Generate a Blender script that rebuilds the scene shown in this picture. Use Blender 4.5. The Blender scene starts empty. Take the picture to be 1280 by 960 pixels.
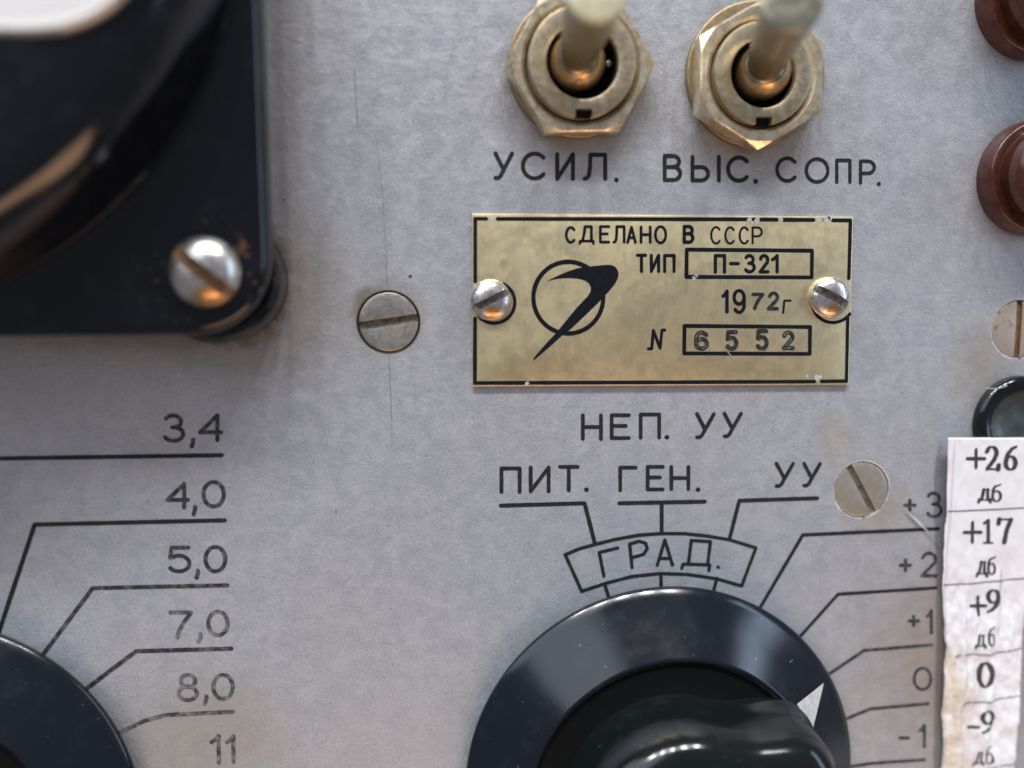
import bpy, bmesh, math, random
from mathutils import Vector, Matrix, noise
random.seed(7)
C = bpy.context.scene.collection
PI = math.pi
MM = 0.001

# ------------------------------------------------------------------ camera
# The instrument panel stands upright in the XZ plane and faces -Y.
# Panel coordinates used below: x right, y up, z out of the panel, in millimetres.
A_ = Vector((0.9948729, -0.01348395, 0.10023021))
B_ = Vector((0.00299862, 0.99456909, 0.10403525))
N_ = A_.cross(B_).normalized()
B_ = N_.cross(A_).normalized()
FPX, DIST = 1000.0, 100.0
O_ = Vector((0, 0, DIST))

def P(px, py, h=0.0):
    """point of the panel (at height h above it) seen at a place of the 1280x960 photograph"""
    d = Vector(((px - 640) / FPX, (py - 480) / FPX, 1.0))
    t = (N_.dot(O_) - h) / N_.dot(d)
    q = d * t - O_
    return Vector((A_.dot(q), -B_.dot(q)))

def rmm(cx, cy, r, h=0.0):
    return ((P(cx + r, cy, h) - P(cx - r, cy, h)).length + (P(cx, cy + r, h) - P(cx, cy - r, h)).length) / 4

cam = bpy.data.cameras.new('camera')
cam.sensor_width = 36
cam.lens = 36 * FPX / 1280
cam.clip_start = 0.004
cam.clip_end = 60
cam.dof.use_dof = True
cam.dof.focus_distance = 0.1010
cam.dof.aperture_fstop = 5.8
co = bpy.data.objects.new('camera', cam)
C.objects.link(co)
cx_, cy_, ch_ = -A_.dot(O_), B_.dot(O_), N_.dot(O_)
co.matrix_world = Matrix((
    (A_.x, -A_.y, -A_.z, cx_ * MM),
    (N_.x, -N_.y, -N_.z, -ch_ * MM),
    (-B_.x, B_.y, B_.z, cy_ * MM),
    (0, 0, 0, 1)))
bpy.context.scene.camera = co

# ------------------------------------------------------------------ light
sc = bpy.context.scene
w = bpy.data.worlds.new('World')
sc.world = w
w.use_nodes = True
w.node_tree.nodes['Background'].inputs[0].default_value = (0.76, 0.85, 1.0, 1)
w.node_tree.nodes['Background'].inputs[1].default_value = 0.16
sc.view_settings.view_transform = 'Standard'
sc.view_settings.look = 'None'
sc.view_settings.exposure = 0.24
sc.view_settings.gamma = 1

def area(name, loc, target, size, power, col):
    l = bpy.data.lights.new(name, 'AREA')
    l.shape = 'RECTANGLE'
    l.size, l.size_y = size
    l.energy = power
    l.color = col
    o = bpy.data.objects.new(name, l)
    C.objects.link(o)
    o.location = loc
    o.rotation_euler = (Vector(target) - Vector(loc)).to_track_quat('-Z', 'Y').to_euler()
    return o

# the room's window, its row of ceiling tubes, the warm bounce from the bench below
area('window_light', (1.45, -0.72, 0.42), (0, 0, 0), (0.22, 1.35), 5, (0.62, 0.77, 1.0))
for i in range(5):
    area('ceiling_lamp', (-0.75 + 0.33 * i, -0.85, 1.55), (0, 0, 0), (0.07, 0.20), 7.2, (0.97, 0.97, 1.0))
area('room_light', (-1.25, -0.95, 1.15), (0, 0, 0), (1.9, 1.3), 17, (0.80, 0.87, 1.0))
area('bench_bounce', (0.12, -0.26, -0.42), (0.02, 0, -0.05), (0.5, 0.13), 0.8, (1.0, 0.60, 0.34))

# ------------------------------------------------------------------ materials
class NT:
    def __init__(s, name):
        s.m = bpy.data.materials.new(name)
        s.m.use_nodes = True
        s.t = s.m.node_tree
        s.b = s.t.nodes['Principled BSDF']
        tc = s.t.nodes.new('ShaderNodeTexCoord')
        mp = s.t.nodes.new('ShaderNodeVectorMath')
        mp.operation = 'SCALE'
        mp.inputs['Scale'].default_value = 1000
        s.l(tc.outputs['Object'], mp.inputs[0])
        s.co = mp.outputs[0]                       # object coordinates in millimetres
    def l(s, a, b):
        s.t.links.new(a, b)
    def put(s, sock, v):
        if hasattr(v, 'links'):
            s.l(v, sock)
        elif isinstance(v, (tuple, list)) and len(v) == 3 and sock.type == 'RGBA':
            sock.default_value = (*v, 1)
        else:
            sock.default_value = v
    def noise(s, scale, detail=3, rough=0.55, stretch=None, dist=0.0):
        n = s.t.nodes.new('ShaderNodeTexNoise')
        n.inputs['Scale'].default_value = scale
        n.inputs['Detail'].default_value = detail
        n.inputs['Roughness'].default_value = rough
        n.inputs['Distortion'].default_value = dist
        c = s.co
        if stretch:
            m = s.t.nodes.new('ShaderNodeVectorMath')
            m.operation = 'MULTIPLY'
            s.l(c, m.inputs[0])
            m.inputs[1].default_value = stretch
            c = m.outputs[0]
        s.l(c, n.inputs['Vector'])
        return n.outputs['Fac']
    def ramp(s, f, a, b, lo=0.0, hi=1.0):
        r = s.t.nodes.new('ShaderNodeMapRange')
        r.interpolation_type = 'SMOOTHSTEP'
        s.l(f, r.inputs['Value'])
        for k, v in (('From Min', a), ('From Max', b), ('To Min', lo), ('To Max', hi)):
            r.inputs[k].default_value = v
        return r.outputs['Result']
    def mix(s, f, a, b, mode='MIX'):
        m = s.t.nodes.new('ShaderNodeMix')
        m.data_type = 'RGBA'
        m.blend_type = mode
        s.put(m.inputs[0], f)
        s.put(m.inputs[6], a)
        s.put(m.inputs[7], b)
        return m.outputs[2]
    def math(s, op, a, b=0.0, clamp=False):
        m = s.t.nodes.new('ShaderNodeMath')
        m.operation = op
        m.use_clamp = clamp
        s.put(m.inputs[0], a)
        s.put(m.inputs[1], b)
        return m.outputs[0]
    def blob(s, x, y, rx, ry, soft=0.6, warp=None, rot=0.0, wamp=0.5):
        """mask: 1 inside an ellipse of the xy plane fading to 0 outside"""
        v = s.t.nodes.new('ShaderNodeVectorMath')
        v.operation = 'SUBTRACT'
        s.l(s.co, v.inputs[0])
        v.inputs[1].default_value = (x, y, 0)
        c = v.outputs[0]
        if rot:
            r = s.t.nodes.new('ShaderNodeVectorRotate')
            r.rotation_type = 'Z_AXIS'
            r.inputs['Angle'].default_value = -rot
            s.l(c, r.inputs['Vector'])
            c = r.outputs[0]
        m = s.t.nodes.new('ShaderNodeVectorMath')
        m.operation = 'MULTIPLY'
        s.l(c, m.inputs[0])
        m.inputs[1].default_value = (1 / rx, 1 / ry, 0)
        g = s.t.nodes.new('ShaderNodeVectorMath')
        g.operation = 'LENGTH'
        s.l(m.outputs[0], g.inputs[0])
        d = g.outputs['Value']
        if warp is not None:
            d = s.math('ADD', d, s.math('MULTIPLY', s.math('SUBTRACT', warp, 0.5), wamp * 2))
        return s.ramp(d, 1 - soft, 1.0, 1.0, 0.0)
    def set(s, **k):
        for n, v in k.items():
            s.put(s.b.inputs[n.replace('_', ' ')], v)
    def bump(s, h, strength, dist):
        b = s.t.nodes.new('ShaderNodeBump')
        b.inputs['Strength'].default_value = strength
        b.inputs['Distance'].default_value = dist * MM
        s.l(h, b.inputs['Height'])
        s.l(b.outputs[0], s.b.inputs['Normal'])

def m_panel():
    n = NT('grey_panel_paint')
    big = n.noise(0.055, 3)
    mid = n.noise(0.45, 4, 0.6, dist=0.6)
    wea = n.noise(0.9, 5, 0.7, (1, 1.6, 1))
    fine = n.noise(7.0, 2, 0.6)
    grain = n.noise(3.6, 3, 0.65, (1, 0.9, 1), 0.0)
    c = n.mix(n.ramp(mid, 0.3, 0.72), (0.40, 0.415, 0.455), (0.465, 0.478, 0.51))
    c = n.mix(n.ramp(big, 0.35, 0.7, 0, 0.4), c, (0.43, 0.415, 0.395))
    c = n.mix(n.ramp(wea, 0.50, 0.70, 0, 0.38), c, (0.58, 0.59, 0.625))
    c = n.mix(n.ramp(grain, 0.46, 0.70, 0, 0.42), c, (0.64, 0.65, 0.68))
    c = n.mix(n.ramp(grain, 0.48, 0.28, 0, 0.42), c, (0.27, 0.27, 0.285))
    c = n.mix(n.ramp(fine, 0.3, 0.72, 0, 0.42), c, (0.29, 0.29, 0.305))
    specks = n.noise(2.6, 1, 0.5)
    c = n.mix(n.ramp(specks, 0.74, 0.79, 0, 0.75), c, (0.10, 0.09, 0.08))
    wb = n.noise(0.5, 4, 0.65)
    # grime, rust and yellowed spots; round the toggle washers, shade painted into the colour
    for x, y, rx, ry, col, k, soft, rot in (
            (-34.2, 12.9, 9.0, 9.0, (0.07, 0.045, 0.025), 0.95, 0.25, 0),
            (-31.5, 11.0, 15, 14, (0.30, 0.25, 0.19), 0.5, 0.6, 0),
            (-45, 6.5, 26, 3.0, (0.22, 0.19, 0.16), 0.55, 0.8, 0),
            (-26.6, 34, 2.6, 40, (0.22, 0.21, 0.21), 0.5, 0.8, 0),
            (-15.3, 8.3, 5.6, 5.6, (0.30, 0.27, 0.215), 0.75, 0.55, 0),
            (-17.6, 10.2, 3.2, 2.6, (0.15, 0.115, 0.08), 0.6, 0.8, 0.8),
            (42.8, -8.0, 4.0, 6.0, (0.44, 0.37, 0.26), 0.4, 0.9, 0.2),
            (49.5, -17.5, 5.5, 6.0, (0.40, 0.33, 0.24), 0.6, 0.9, 0),
            (63, 2, 7, 9, (0.33, 0.28, 0.21), 0.6, 0.9, 0),
            (62, -38, 20, 22, (0.34, 0.275, 0.215), 0.75, 0.9, 0),
            (-38, -44, 14, 12, (0.36, 0.31, 0.26), 0.6, 0.8, 0),
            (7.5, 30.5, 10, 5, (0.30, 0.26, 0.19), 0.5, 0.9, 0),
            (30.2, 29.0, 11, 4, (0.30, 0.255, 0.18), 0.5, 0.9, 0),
            (7.9, 38.0, 10.2, 10.4, (0.27, 0.24, 0.20), 0.45, 0.3, 0),  # this and the next: soft shade painted round the toggle washers
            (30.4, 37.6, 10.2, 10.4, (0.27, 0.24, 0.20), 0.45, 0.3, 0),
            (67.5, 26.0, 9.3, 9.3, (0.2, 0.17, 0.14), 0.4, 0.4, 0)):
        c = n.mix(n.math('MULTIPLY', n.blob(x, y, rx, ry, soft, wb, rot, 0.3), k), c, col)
    n.set(Base_Color=c, Roughness=n.ramp(mid, 0.3, 0.7, 0.36, 0.52), Metallic=0.35)
    n.b.inputs['Specular IOR Level'].default_value = 0.5
    hb = n.math('ADD', n.math('MULTIPLY', n.noise(1.3, 3, 0.6), 1.0), n.math('MULTIPLY', n.noise(4.0, 3, 0.6), 0.55))
    n.bump(hb, 0.55, 0.12)
    return n.m

def m_plain(name, col, rough=0.4, metal=0.0, var=0.25, scale=1.2, bump=0.0, bs=4.0, coat=0.0, spec=0.5, col2=None, t=(0.35, 0.7)):
    n = NT(name)
    f = n.noise(scale, 4, 0.6)
    dark = col2 if col2 else tuple(c * (1 - var) for c in col)
    n.set(Base_Color=n.mix(n.ramp(f, *t), col, dark), Metallic=metal,
          Roughness=n.ramp(n.noise(scale * 2.3, 3), 0.3, 0.7, max(rough - 0.06, 0.02), rough + 0.08))
    n.b.inputs['Specular IOR Level'].default_value = spec
    if coat:
        n.b.inputs['Coat Weight'].default_value = coat
        n.b.inputs['Coat Roughness'].default_value = 0.08
    if bump:
        n.bump(n.noise(bs, 4, 0.6), bump, 0.05)
    return n.m

def m_bakelite(name, col, rough):
    n = NT(name)
    scr = n.noise(1.0, 3, 0.6, (0.6, 6, 1), 0.3)
    dust = n.noise(0.35, 4, 0.65)
    fine = n.noise(9, 2)
    c = n.mix(n.ramp(dust, 0.5, 0.85, 0, 0.03), col, (0.30, 0.29, 0.27))
    sp = n.ramp(n.noise(2.2, 1), 0.77, 0.80, 0, 0.35)
    c = n.mix(sp, c, (0.35, 0.32, 0.28))
    n.set(Base_Color=c, Roughness=n.ramp(dust, 0.3, 0.75, rough, rough + 0.05))
    n.bump(n.math('ADD', n.math('MULTIPLY', scr, 0.5), fine), 0.06, 0.02)
    return n.m

def m_brass_plate():
    n = NT('brushed_brass')
    st = n.noise(1.0, 4, 0.75, (12, 0.7, 1))
    bl = n.noise(0.16, 4, 0.6, dist=1.0)
    tn = n.noise(0.6, 4, 0.65)
    c = n.mix(n.ramp(bl, 0.36, 0.80), (0.96, 0.81, 0.49), (0.84, 0.70, 0.41))
    c = n.mix(n.ramp(tn, 0.55, 0.78, 0, 0.25), c, (0.72, 0.56, 0.27))
    c = n.mix(n.ramp(st, 0.42, 0.72, 0, 0.30), c, (0.36, 0.31, 0.19))
    c = n.mix(n.ramp(n.noise(3.1, 1), 0.73, 0.78, 0, 0.5), c, (0.2, 0.16, 0.09))
    for x, y, rx, ry, col, k in ((-21.5, 0.3, 4.6, 4.6, (0.36, 0.30, 0.18), 0.55), (21.5, 0.8, 4.4, 4.4, (0.42, 0.34, 0.17), 0.55), (15.5, 3.0, 3.6, 1.8, (0.80, 0.66, 0.42), 0.6),
                                 (-20.5, 4.6, 1.0, 1.2, (0.25, 0.24, 0.14), 0.7), (-18, -8, 9, 3, (0.50, 0.40, 0.20), 0.5), (6, -8.5, 12, 2.4, (0.56, 0.42, 0.2), 0.5), (-14, 7.5, 5, 3, (0.46, 0.40, 0.25), 0.5)):
        c = n.mix(n.math('MULTIPLY', n.blob(x, y, rx, ry, 0.8, tn, 0, 0.5), k * 0.6), c, col)
    n.set(Base_Color=c, Metallic=0.9, Roughness=n.ramp(tn, 0.3, 0.7, 0.38, 0.46))
    n.bump(n.math('ADD', st, n.noise(6, 3)), 0.14, 0.02)
    return n.m

def m_zinc(name, a, b, cc, rough, yel=0.5):
    """yellow passivated zinc, worn through in places"""
    n = NT(name)
    f = n.noise(0.42, 4, 0.6, dist=1.0)
    g = n.noise(1.7, 4, 0.65)
    c = n.mix(n.ramp(f, 0.36, 0.62), a, b)
    c = n.mix(n.ramp(g, 0.5, 0.72, 0, yel), c, cc)
    c = n.mix(n.ramp(n.noise(4.2, 2), 0.62, 0.75, 0, 0.6), c, (0.13, 0.10, 0.06))
    n.set(Base_Color=c, Metallic=0.82, Roughness=n.ramp(g, 0.3, 0.7, rough, rough + 0.16))
    n.bump(n.noise(5, 4, 0.6), 0.2, 0.02)
    return n.m

def m_nickel(name, rust_at=None, rough=0.2, col=(0.74, 0.70, 0.66)):
    n = NT(name)
    g = n.noise(1.1, 4, 0.6)
    c = n.mix(n.ramp(g, 0.45, 0.7, 0, 0.5), col, (0.50, 0.44, 0.38))
    if rust_at:
        x, y, r = rust_at
        c = n.mix(n.math('MULTIPLY', n.blob(x, y, r, r * 0.7, 0.7, n.noise(0.9, 4, 0.65)), 0.9), c, (0.62, 0.33, 0.09))
    c = n.mix(n.ramp(n.noise(2.1, 3, 0.6, None, 0.8), 0.56, 0.70, 0, 0.75), c, (0.26, 0.19, 0.14))
    n.set(Base_Color=c, Metallic=0.95, Roughness=n.ramp(g, 0.3, 0.7, rough, rough + 0.15))
    n.bump(n.noise(1.3, 3), 0.7, 0.09)
    return n.m

M = {}
M['panel'] = m_panel()
M['ink'] = m_plain('black_engraving_paint', (0.016, 0.016, 0.018), 0.55, 0, 0.3, 2.0, 0.3, 6, spec=0.25, col2=(0.045, 0.043, 0.042), t=(0.5, 0.8))
M['ink_worn'] = m_plain('worn_engraving_paint', (0.026, 0.026, 0.03), 0.55, 0, 0, 1.3, 0.3, 6, spec=0.25, col2=(0.11, 0.105, 0.105), t=(0.42, 0.68))
M['ink_faded'] = m_plain('faded_engraving_paint', (0.04, 0.04, 0.045), 0.55, 0, 0, 0.9, 0.3, 6, spec=0.25, col2=(0.19, 0.185, 0.185), t=(0.38, 0.66))
M['plate_ink'] = m_plain('nameplate_black', (0.007, 0.007, 0.012), 0.4, 0, 0.3, 1.5, 0.2, spec=0.3)
M['stamp'] = m_plain('stamped_metal_shadow', (0.014, 0.015, 0.011), 0.5, 0.0, 0, 1.8, 0.3, col2=(0.05, 0.047, 0.03), spec=0.3)
M['stamp_glint_scratch'] = m_plain('brass_glint_and_scratch', (0.86, 0.80, 0.62), 0.25, 0.8, 0.2)  # painted highlight of the stamped digits, also the plate's bright scratches
M['chip'] = m_plain('worn_bare_metal', (0.72, 0.68, 0.66), 0.4, 0.3, 0.3, 1.5)
M['scratch'] = m_plain('dark_scratch', (0.13, 0.13, 0.14), 0.6, 0, 0.4, 1.0, col2=(0.28, 0.28, 0.29))
M['scratch_light'] = m_plain('pale_scratch', (0.55, 0.54, 0.52), 0.4, 0.2, 0.5, 1.0)
M['brass'] = m_brass_plate()
M['black'] = m_bakelite('black_bakelite', (0.006, 0.007, 0.009), 0.12)
M['knob_skirt'] = m_bakelite('glossy_black_knob_skirt', (0.006, 0.008, 0.013), 0.15)
M['knob_grip'] = m_bakelite('satin_black_knob_grip', (0.006, 0.008, 0.008), 0.12)
M['knob_ring'] = m_plain('matt_black_recess', (0.004, 0.004, 0.004), 0.7, 0, 0.2, spec=0.15)
M['meter'] = m_bakelite('glossy_black_meter_housing', (0.005, 0.006, 0.009), 0.11)
M['brown'] = m_plain('brown_bakelite', (0.085, 0.026, 0.016), 0.2, 0, 0.4, 0.8, 0.15)
M['nickel'] = m_nickel('nickel_plated_steel', (0.9, -2.9, 3.0), 0.24)
M['nickel2'] = m_nickel('tarnished_nickel', (0.2, -1.5, 1.5), 0.24, (0.78, 0.73, 0.70))
M['slot'] = m_plain('rusty_slot', (0.26, 0.145, 0.065), 0.55, 0.2, 0, 1.8, 0.4, col2=(0.10, 0.055, 0.03))
M['slot_grey'] = m_plain('dirty_grey_slot', (0.27, 0.24, 0.20), 0.45, 0.4, 0.5, 1.4, 0.4, col2=(0.12, 0.08, 0.055))
M['csk'] = m_plain('dull_screw_steel', (0.50, 0.47, 0.43), 0.36, 0.75, 0, 0.7, 0.3, 6, col2=(0.36, 0.32, 0.27))
M['csk_tan'] = m_plain('yellowed_screw_head', (0.44, 0.375, 0.28), 0.38, 0.6, 0, 0.5, 0.3, 6, col2=(0.42, 0.40, 0.37))
M['csk_rust'] = m_plain('rust_stained_screw_head', (0.40, 0.34, 0.285), 0.45, 0.4, 0, 0.75, 0.3, 6, col2=(0.20, 0.10, 0.06), t=(0.55, 0.68))
M['bare'] = m_plain('bright_bare_edge', (0.82, 0.80, 0.80), 0.3, 0.6, 0.3, 0.5, col2=(0.25, 0.22, 0.2), t=(0.5, 0.62))
M['dirt'] = m_plain('dirt_filled_gap', (0.05, 0.035, 0.022), 0.8, 0, 0.4)
M['zinc'] = m_zinc('yellow_zinc', (0.54, 0.46, 0.33), (0.45, 0.37, 0.24), (0.58, 0.41, 0.19), 0.3)
M['zinc_nut'] = m_zinc('worn_zinc_nut', (0.86, 0.76, 0.58), (0.66, 0.54, 0.35), (0.74, 0.52, 0.24), 0.24)
M['zinc_wash'] = m_zinc('zinc_washer', (0.33, 0.28, 0.19), (0.34, 0.25, 0.13), (0.5, 0.32, 0.13), 0.35)
M['lever'] = m_zinc('olive_zinc_lever', (0.44, 0.38, 0.27), (0.35, 0.29, 0.19), (0.36, 0.25, 0.12), 0.26, 0.3)
M['lever_ball'] = m_zinc('golden_zinc_ball', (0.62, 0.47, 0.30), (0.66, 0.42, 0.16), (0.60, 0.45, 0.40), 0.24)
M['lever_cap'] = m_plain('pale_worn_lever_tip', (0.74, 0.67, 0.44), 0.33, 0.6, 0, 0.4, 0.1, col2=(0.68, 0.60, 0.39))
M['lever_cap_dull'] = m_plain('dull_lever_tip', (0.47, 0.43, 0.33), 0.24, 0.85, 0, 0.4, 0.1, col2=(0.42, 0.38, 0.28))
M['dark'] = m_plain('dark_switch_interior', (0.006, 0.006, 0.006), 0.6, spec=0.2)
M['card'] = m_plain('white_dial_card', (0.93, 0.91, 0.88), 0.5, 0, 0.03)
M['white'] = m_plain('white_marker_paint', (0.55, 0.54, 0.53), 0.4, 0, 0.25, 1.5)
M['print'] = m_plain('black_printer_ink', (0.03, 0.028, 0.03), 0.55, 0, 0, 2.0, col2=(0.075, 0.065, 0.065))
M['print_grey'] = m_plain('grey_printed_rule', (0.12, 0.11, 0.115), 0.55, 0, 0, 1.0, col2=(0.26, 0.23, 0.22))

def m_paper():
    n = NT('white_label_paper')
    f = n.noise(0.35, 4, 0.6)
    c = n.mix(n.ramp(f, 0.45, 0.72, 0, 0.6), (0.83, 0.82, 0.84), (0.74, 0.71, 0.69))
    low = n.blob(61.5, -48, 6, 16, 0.8, n.noise(0.5, 4, 0.6))
    c = n.mix(n.math('MULTIPLY', low, 0.45), c, (0.62, 0.51, 0.40))
    n.set(Base_Color=c, Roughness=0.42)
    n.bump(n.noise(0.9, 4, 0.6), 0.25, 0.12)
    n.b.inputs['Coat Weight'].default_value = 0.35
    n.b.inputs['Coat Roughness'].default_value = 0.15
    return n.m
M['paper'] = m_paper()
M['torn'] = m_plain('yellowed_tape_edge', (0.66, 0.56, 0.44), 0.4, 0, 0, 0.35, 0.4, col2=(0.82, 0.79, 0.76))

def m_film(name, tint, gl):
    n = NT(name)
    t = n.t
    tr = t.nodes.new('ShaderNodeBsdfTransparent')
    tr.inputs[0].default_value = (*tint, 1)
    gg = t.nodes.new('ShaderNodeBsdfGlossy')
    gg.inputs['Roughness'].default_value = 0.14
    fr = t.nodes.new('ShaderNodeFresnel')
    fr.inputs[0].default_value = 1.45
    mx = t.nodes.new('ShaderNodeMixShader')
    n.l(n.math('MULTIPLY', fr.outputs[0], gl, True), mx.inputs[0])
    n.l(tr.outputs[0], mx.inputs[1])
    n.l(gg.outputs[0], mx.inputs[2])
    n.l(mx.outputs[0], t.nodes['Material Output'].inputs[0])
    return n.m
M['film'] = m_film('clear_sticky_tape', (0.95, 0.945, 0.94), 0.4)
M['glass'] = m_film('meter_glass', (0.985, 0.985, 0.985), 0.3)
M['glass_rim'] = m_plain('bright_glass_edge', (0.66, 0.60, 0.54), 0.12, 0.6, 0.1)

# ------------------------------------------------------------------ mesh helpers (all in mm)
def link(name, bm, mat, parent=None, sharp=34, label=None):
    bm.normal_update()
    me = bpy.data.meshes.new(name)
    bm.transform(Matrix.Scale(MM, 4))
    bm.to_mesh(me)
    bm.free()
    return link_me(name, me, mat, parent, sharp, label)

def slot_faces(o, ang, sw, zmin):
    me = o.data
    c_, s_ = math.cos(math.radians(ang)), math.sin(math.radians(ang))
    ok = [abs(-s_ * v.co.x + c_ * v.co.y) <= (sw / 2 + 0.004) * MM and v.co.z > zmin * MM for v in me.vertices]
    for p in me.polygons:
        if all(ok[i] for i in p.vertices):
            p.material_index = 1
    return o

def link_me(name, me, mat, parent=None, sharp=34, label=None):
    me.materials.clear()
    for m_ in (mat if isinstance(mat, (list, tuple)) else [mat]):
        me.materials.append(m_)
    me.shade_smooth()
    me.set_sharp_from_angle(angle=math.radians(sharp))
    o = bpy.data.objects.new(name, me)
    C.objects.link(o)
    if parent:
        o.parent = parent
    else:
        o.rotation_euler = (PI / 2, 0, 0)
    if label:
        o['label'] = label
    return o

def thing(name, x, y, z, label, cat, group=None, rot=0.0):
    o = bpy.data.objects.new(name, None)
    o.empty_display_size = 0.004
    C.objects.link(o)
    o.location = (x * MM, -z * MM, y * MM)
    o.rotation_euler = (Matrix.Rotation(PI / 2, 3, 'X') @ Matrix.Rotation(rot, 3, 'Z')).to_euler()
    o['label'] = label
    o['category'] = cat
    if group:
        o['group'] = group
    return o

def rp(pts, seg=5):
    """profile points (r, z[, fillet radius]) -> polyline with the corners rounded"""
    out = []
    for i, p in enumerate(pts):
        r = p[2] if len(p) > 2 else 0
        if r <= 0 or i in (0, len(pts) - 1):
            out.append((p[0], p[1]))
            continue
        a = Vector(pts[i - 1][:2]); b = Vector(p[:2]); c = Vector(pts[i + 1][:2])
        u, v = (a - b), (c - b)
        d = min(r, u.length * 0.48, v.length * 0.48)
        s, e = b + u.normalized() * d, b + v.normalized() * d
        for k in range(seg + 1):
            t = k / seg
            q = s * (1 - t) ** 2 + b * 2 * t * (1 - t) + e * t * t
            out.append((q.x, q.y))
    return out

def loops(bm, rings, close_first=False, close_last=True):
    vs = [[bm.verts.new(p) for p in r] for r in rings]
    n = len(vs[0])
    for a, b in zip(vs, vs[1:]):
        for i in range(n):
            j = (i + 1) % n
            bm.faces.new((a[i], a[j], b[j], b[i]))
    if close_last:
        bm.faces.new(vs[-1])
    if close_first:
        bm.faces.new(list(reversed(vs[0])))
    return vs

def lathe(profile, seg=96, wob=0.0, sd=0):
    """rings from outside-bottom to the axis; r=0 closes to a point"""
    bm = bmesh.new()
    rings = []
    tip = None
    for r, z in profile:
        if r <= 1e-6:
            tip = z
            continue
        rings.append([(r * math.cos(2 * PI * i / seg), r * math.sin(2 * PI * i / seg),
                       z + (wob * noise.noise(Vector((r * 0.3 * math.cos(2 * PI * i / seg) + sd, r * 0.3 * math.sin(2 * PI * i / seg), z))) if wob else 0))
                      for i in range(seg)])
    vs = loops(bm, rings, False, False)
    if tip is not None:
        t = bm.verts.new((0, 0, tip))
        for i in range(seg):
            bm.faces.new((vs[-1][i], vs[-1][(i + 1) % seg], t))
    return bm

def solid_lathe(profile, seg=72):
    bm = lathe(profile, seg)
    bm.verts.ensure_lookup_table()
    bm.faces.new([bm.verts[i] for i in range(seg - 1, -1, -1)])
    return bm

def box_bm(x0, x1, y0, y1, z0, z1, rot=0.0, c=(0, 0)):
    bm = bmesh.new()
    bmesh.ops.create_cube(bm, size=1)
    for v in bm.verts:
        v.co = Vector((x0 + (v.co.x + .5) * (x1 - x0), y0 + (v.co.y + .5) * (y1 - y0), z0 + (v.co.z + .5) * (z1 - z0)))
    bmesh.ops.rotate(bm, verts=bm.verts, matrix=Matrix.Rotation(rot, 3, 'Z'))
    bmesh.ops.translate(bm, verts=bm.verts, vec=(c[0], c[1], 0))
    return bm

def cut(bm, cutters, bev=0.0, mats=None):
    """boolean difference in millimetre space, then a small bevel; returns a mesh in metres"""
    tmp = []
    def mk(b):
        me = bpy.data.meshes.new('t')
        b.to_mesh(me); b.free()
        o = bpy.data.objects.new('t', me)
        C.objects.link(o); tmp.append(o)
        return o
    base = mk(bm)
    for cb in cutters:
        c = mk(cb)
        m = base.modifiers.new('b', 'BOOLEAN')
        m.operation = 'DIFFERENCE'; m.solver = 'EXACT'; m.object = c
    if bev:
        m = base.modifiers.new('v', 'BEVEL')
        m.width = bev; m.segments = 2; m.limit_method = 'ANGLE'; m.angle_limit = math.radians(40)
    bpy.context.view_layer.update()
    dg = bpy.context.evaluated_depsgraph_get()
    me = bpy.data.meshes.new_from_object(base.evaluated_get(dg))
    for o in tmp:
        bpy.data.objects.remove(o)
    me.transform(Matrix.Scale(MM, 4))
    return me

# --- strokes: rounded grooves filled with paint -------------------------------------------
def resample(pts, step):
    out = [Vector(pts[0])]
    for a, b in zip(pts, pts[1:]):
        a, b = Vector(a), Vector(b)
        n = max(1, int((b - a).length / step))
        for k in range(1, n + 1):
            out.append(a.lerp(b, k / n))
    return out

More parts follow.
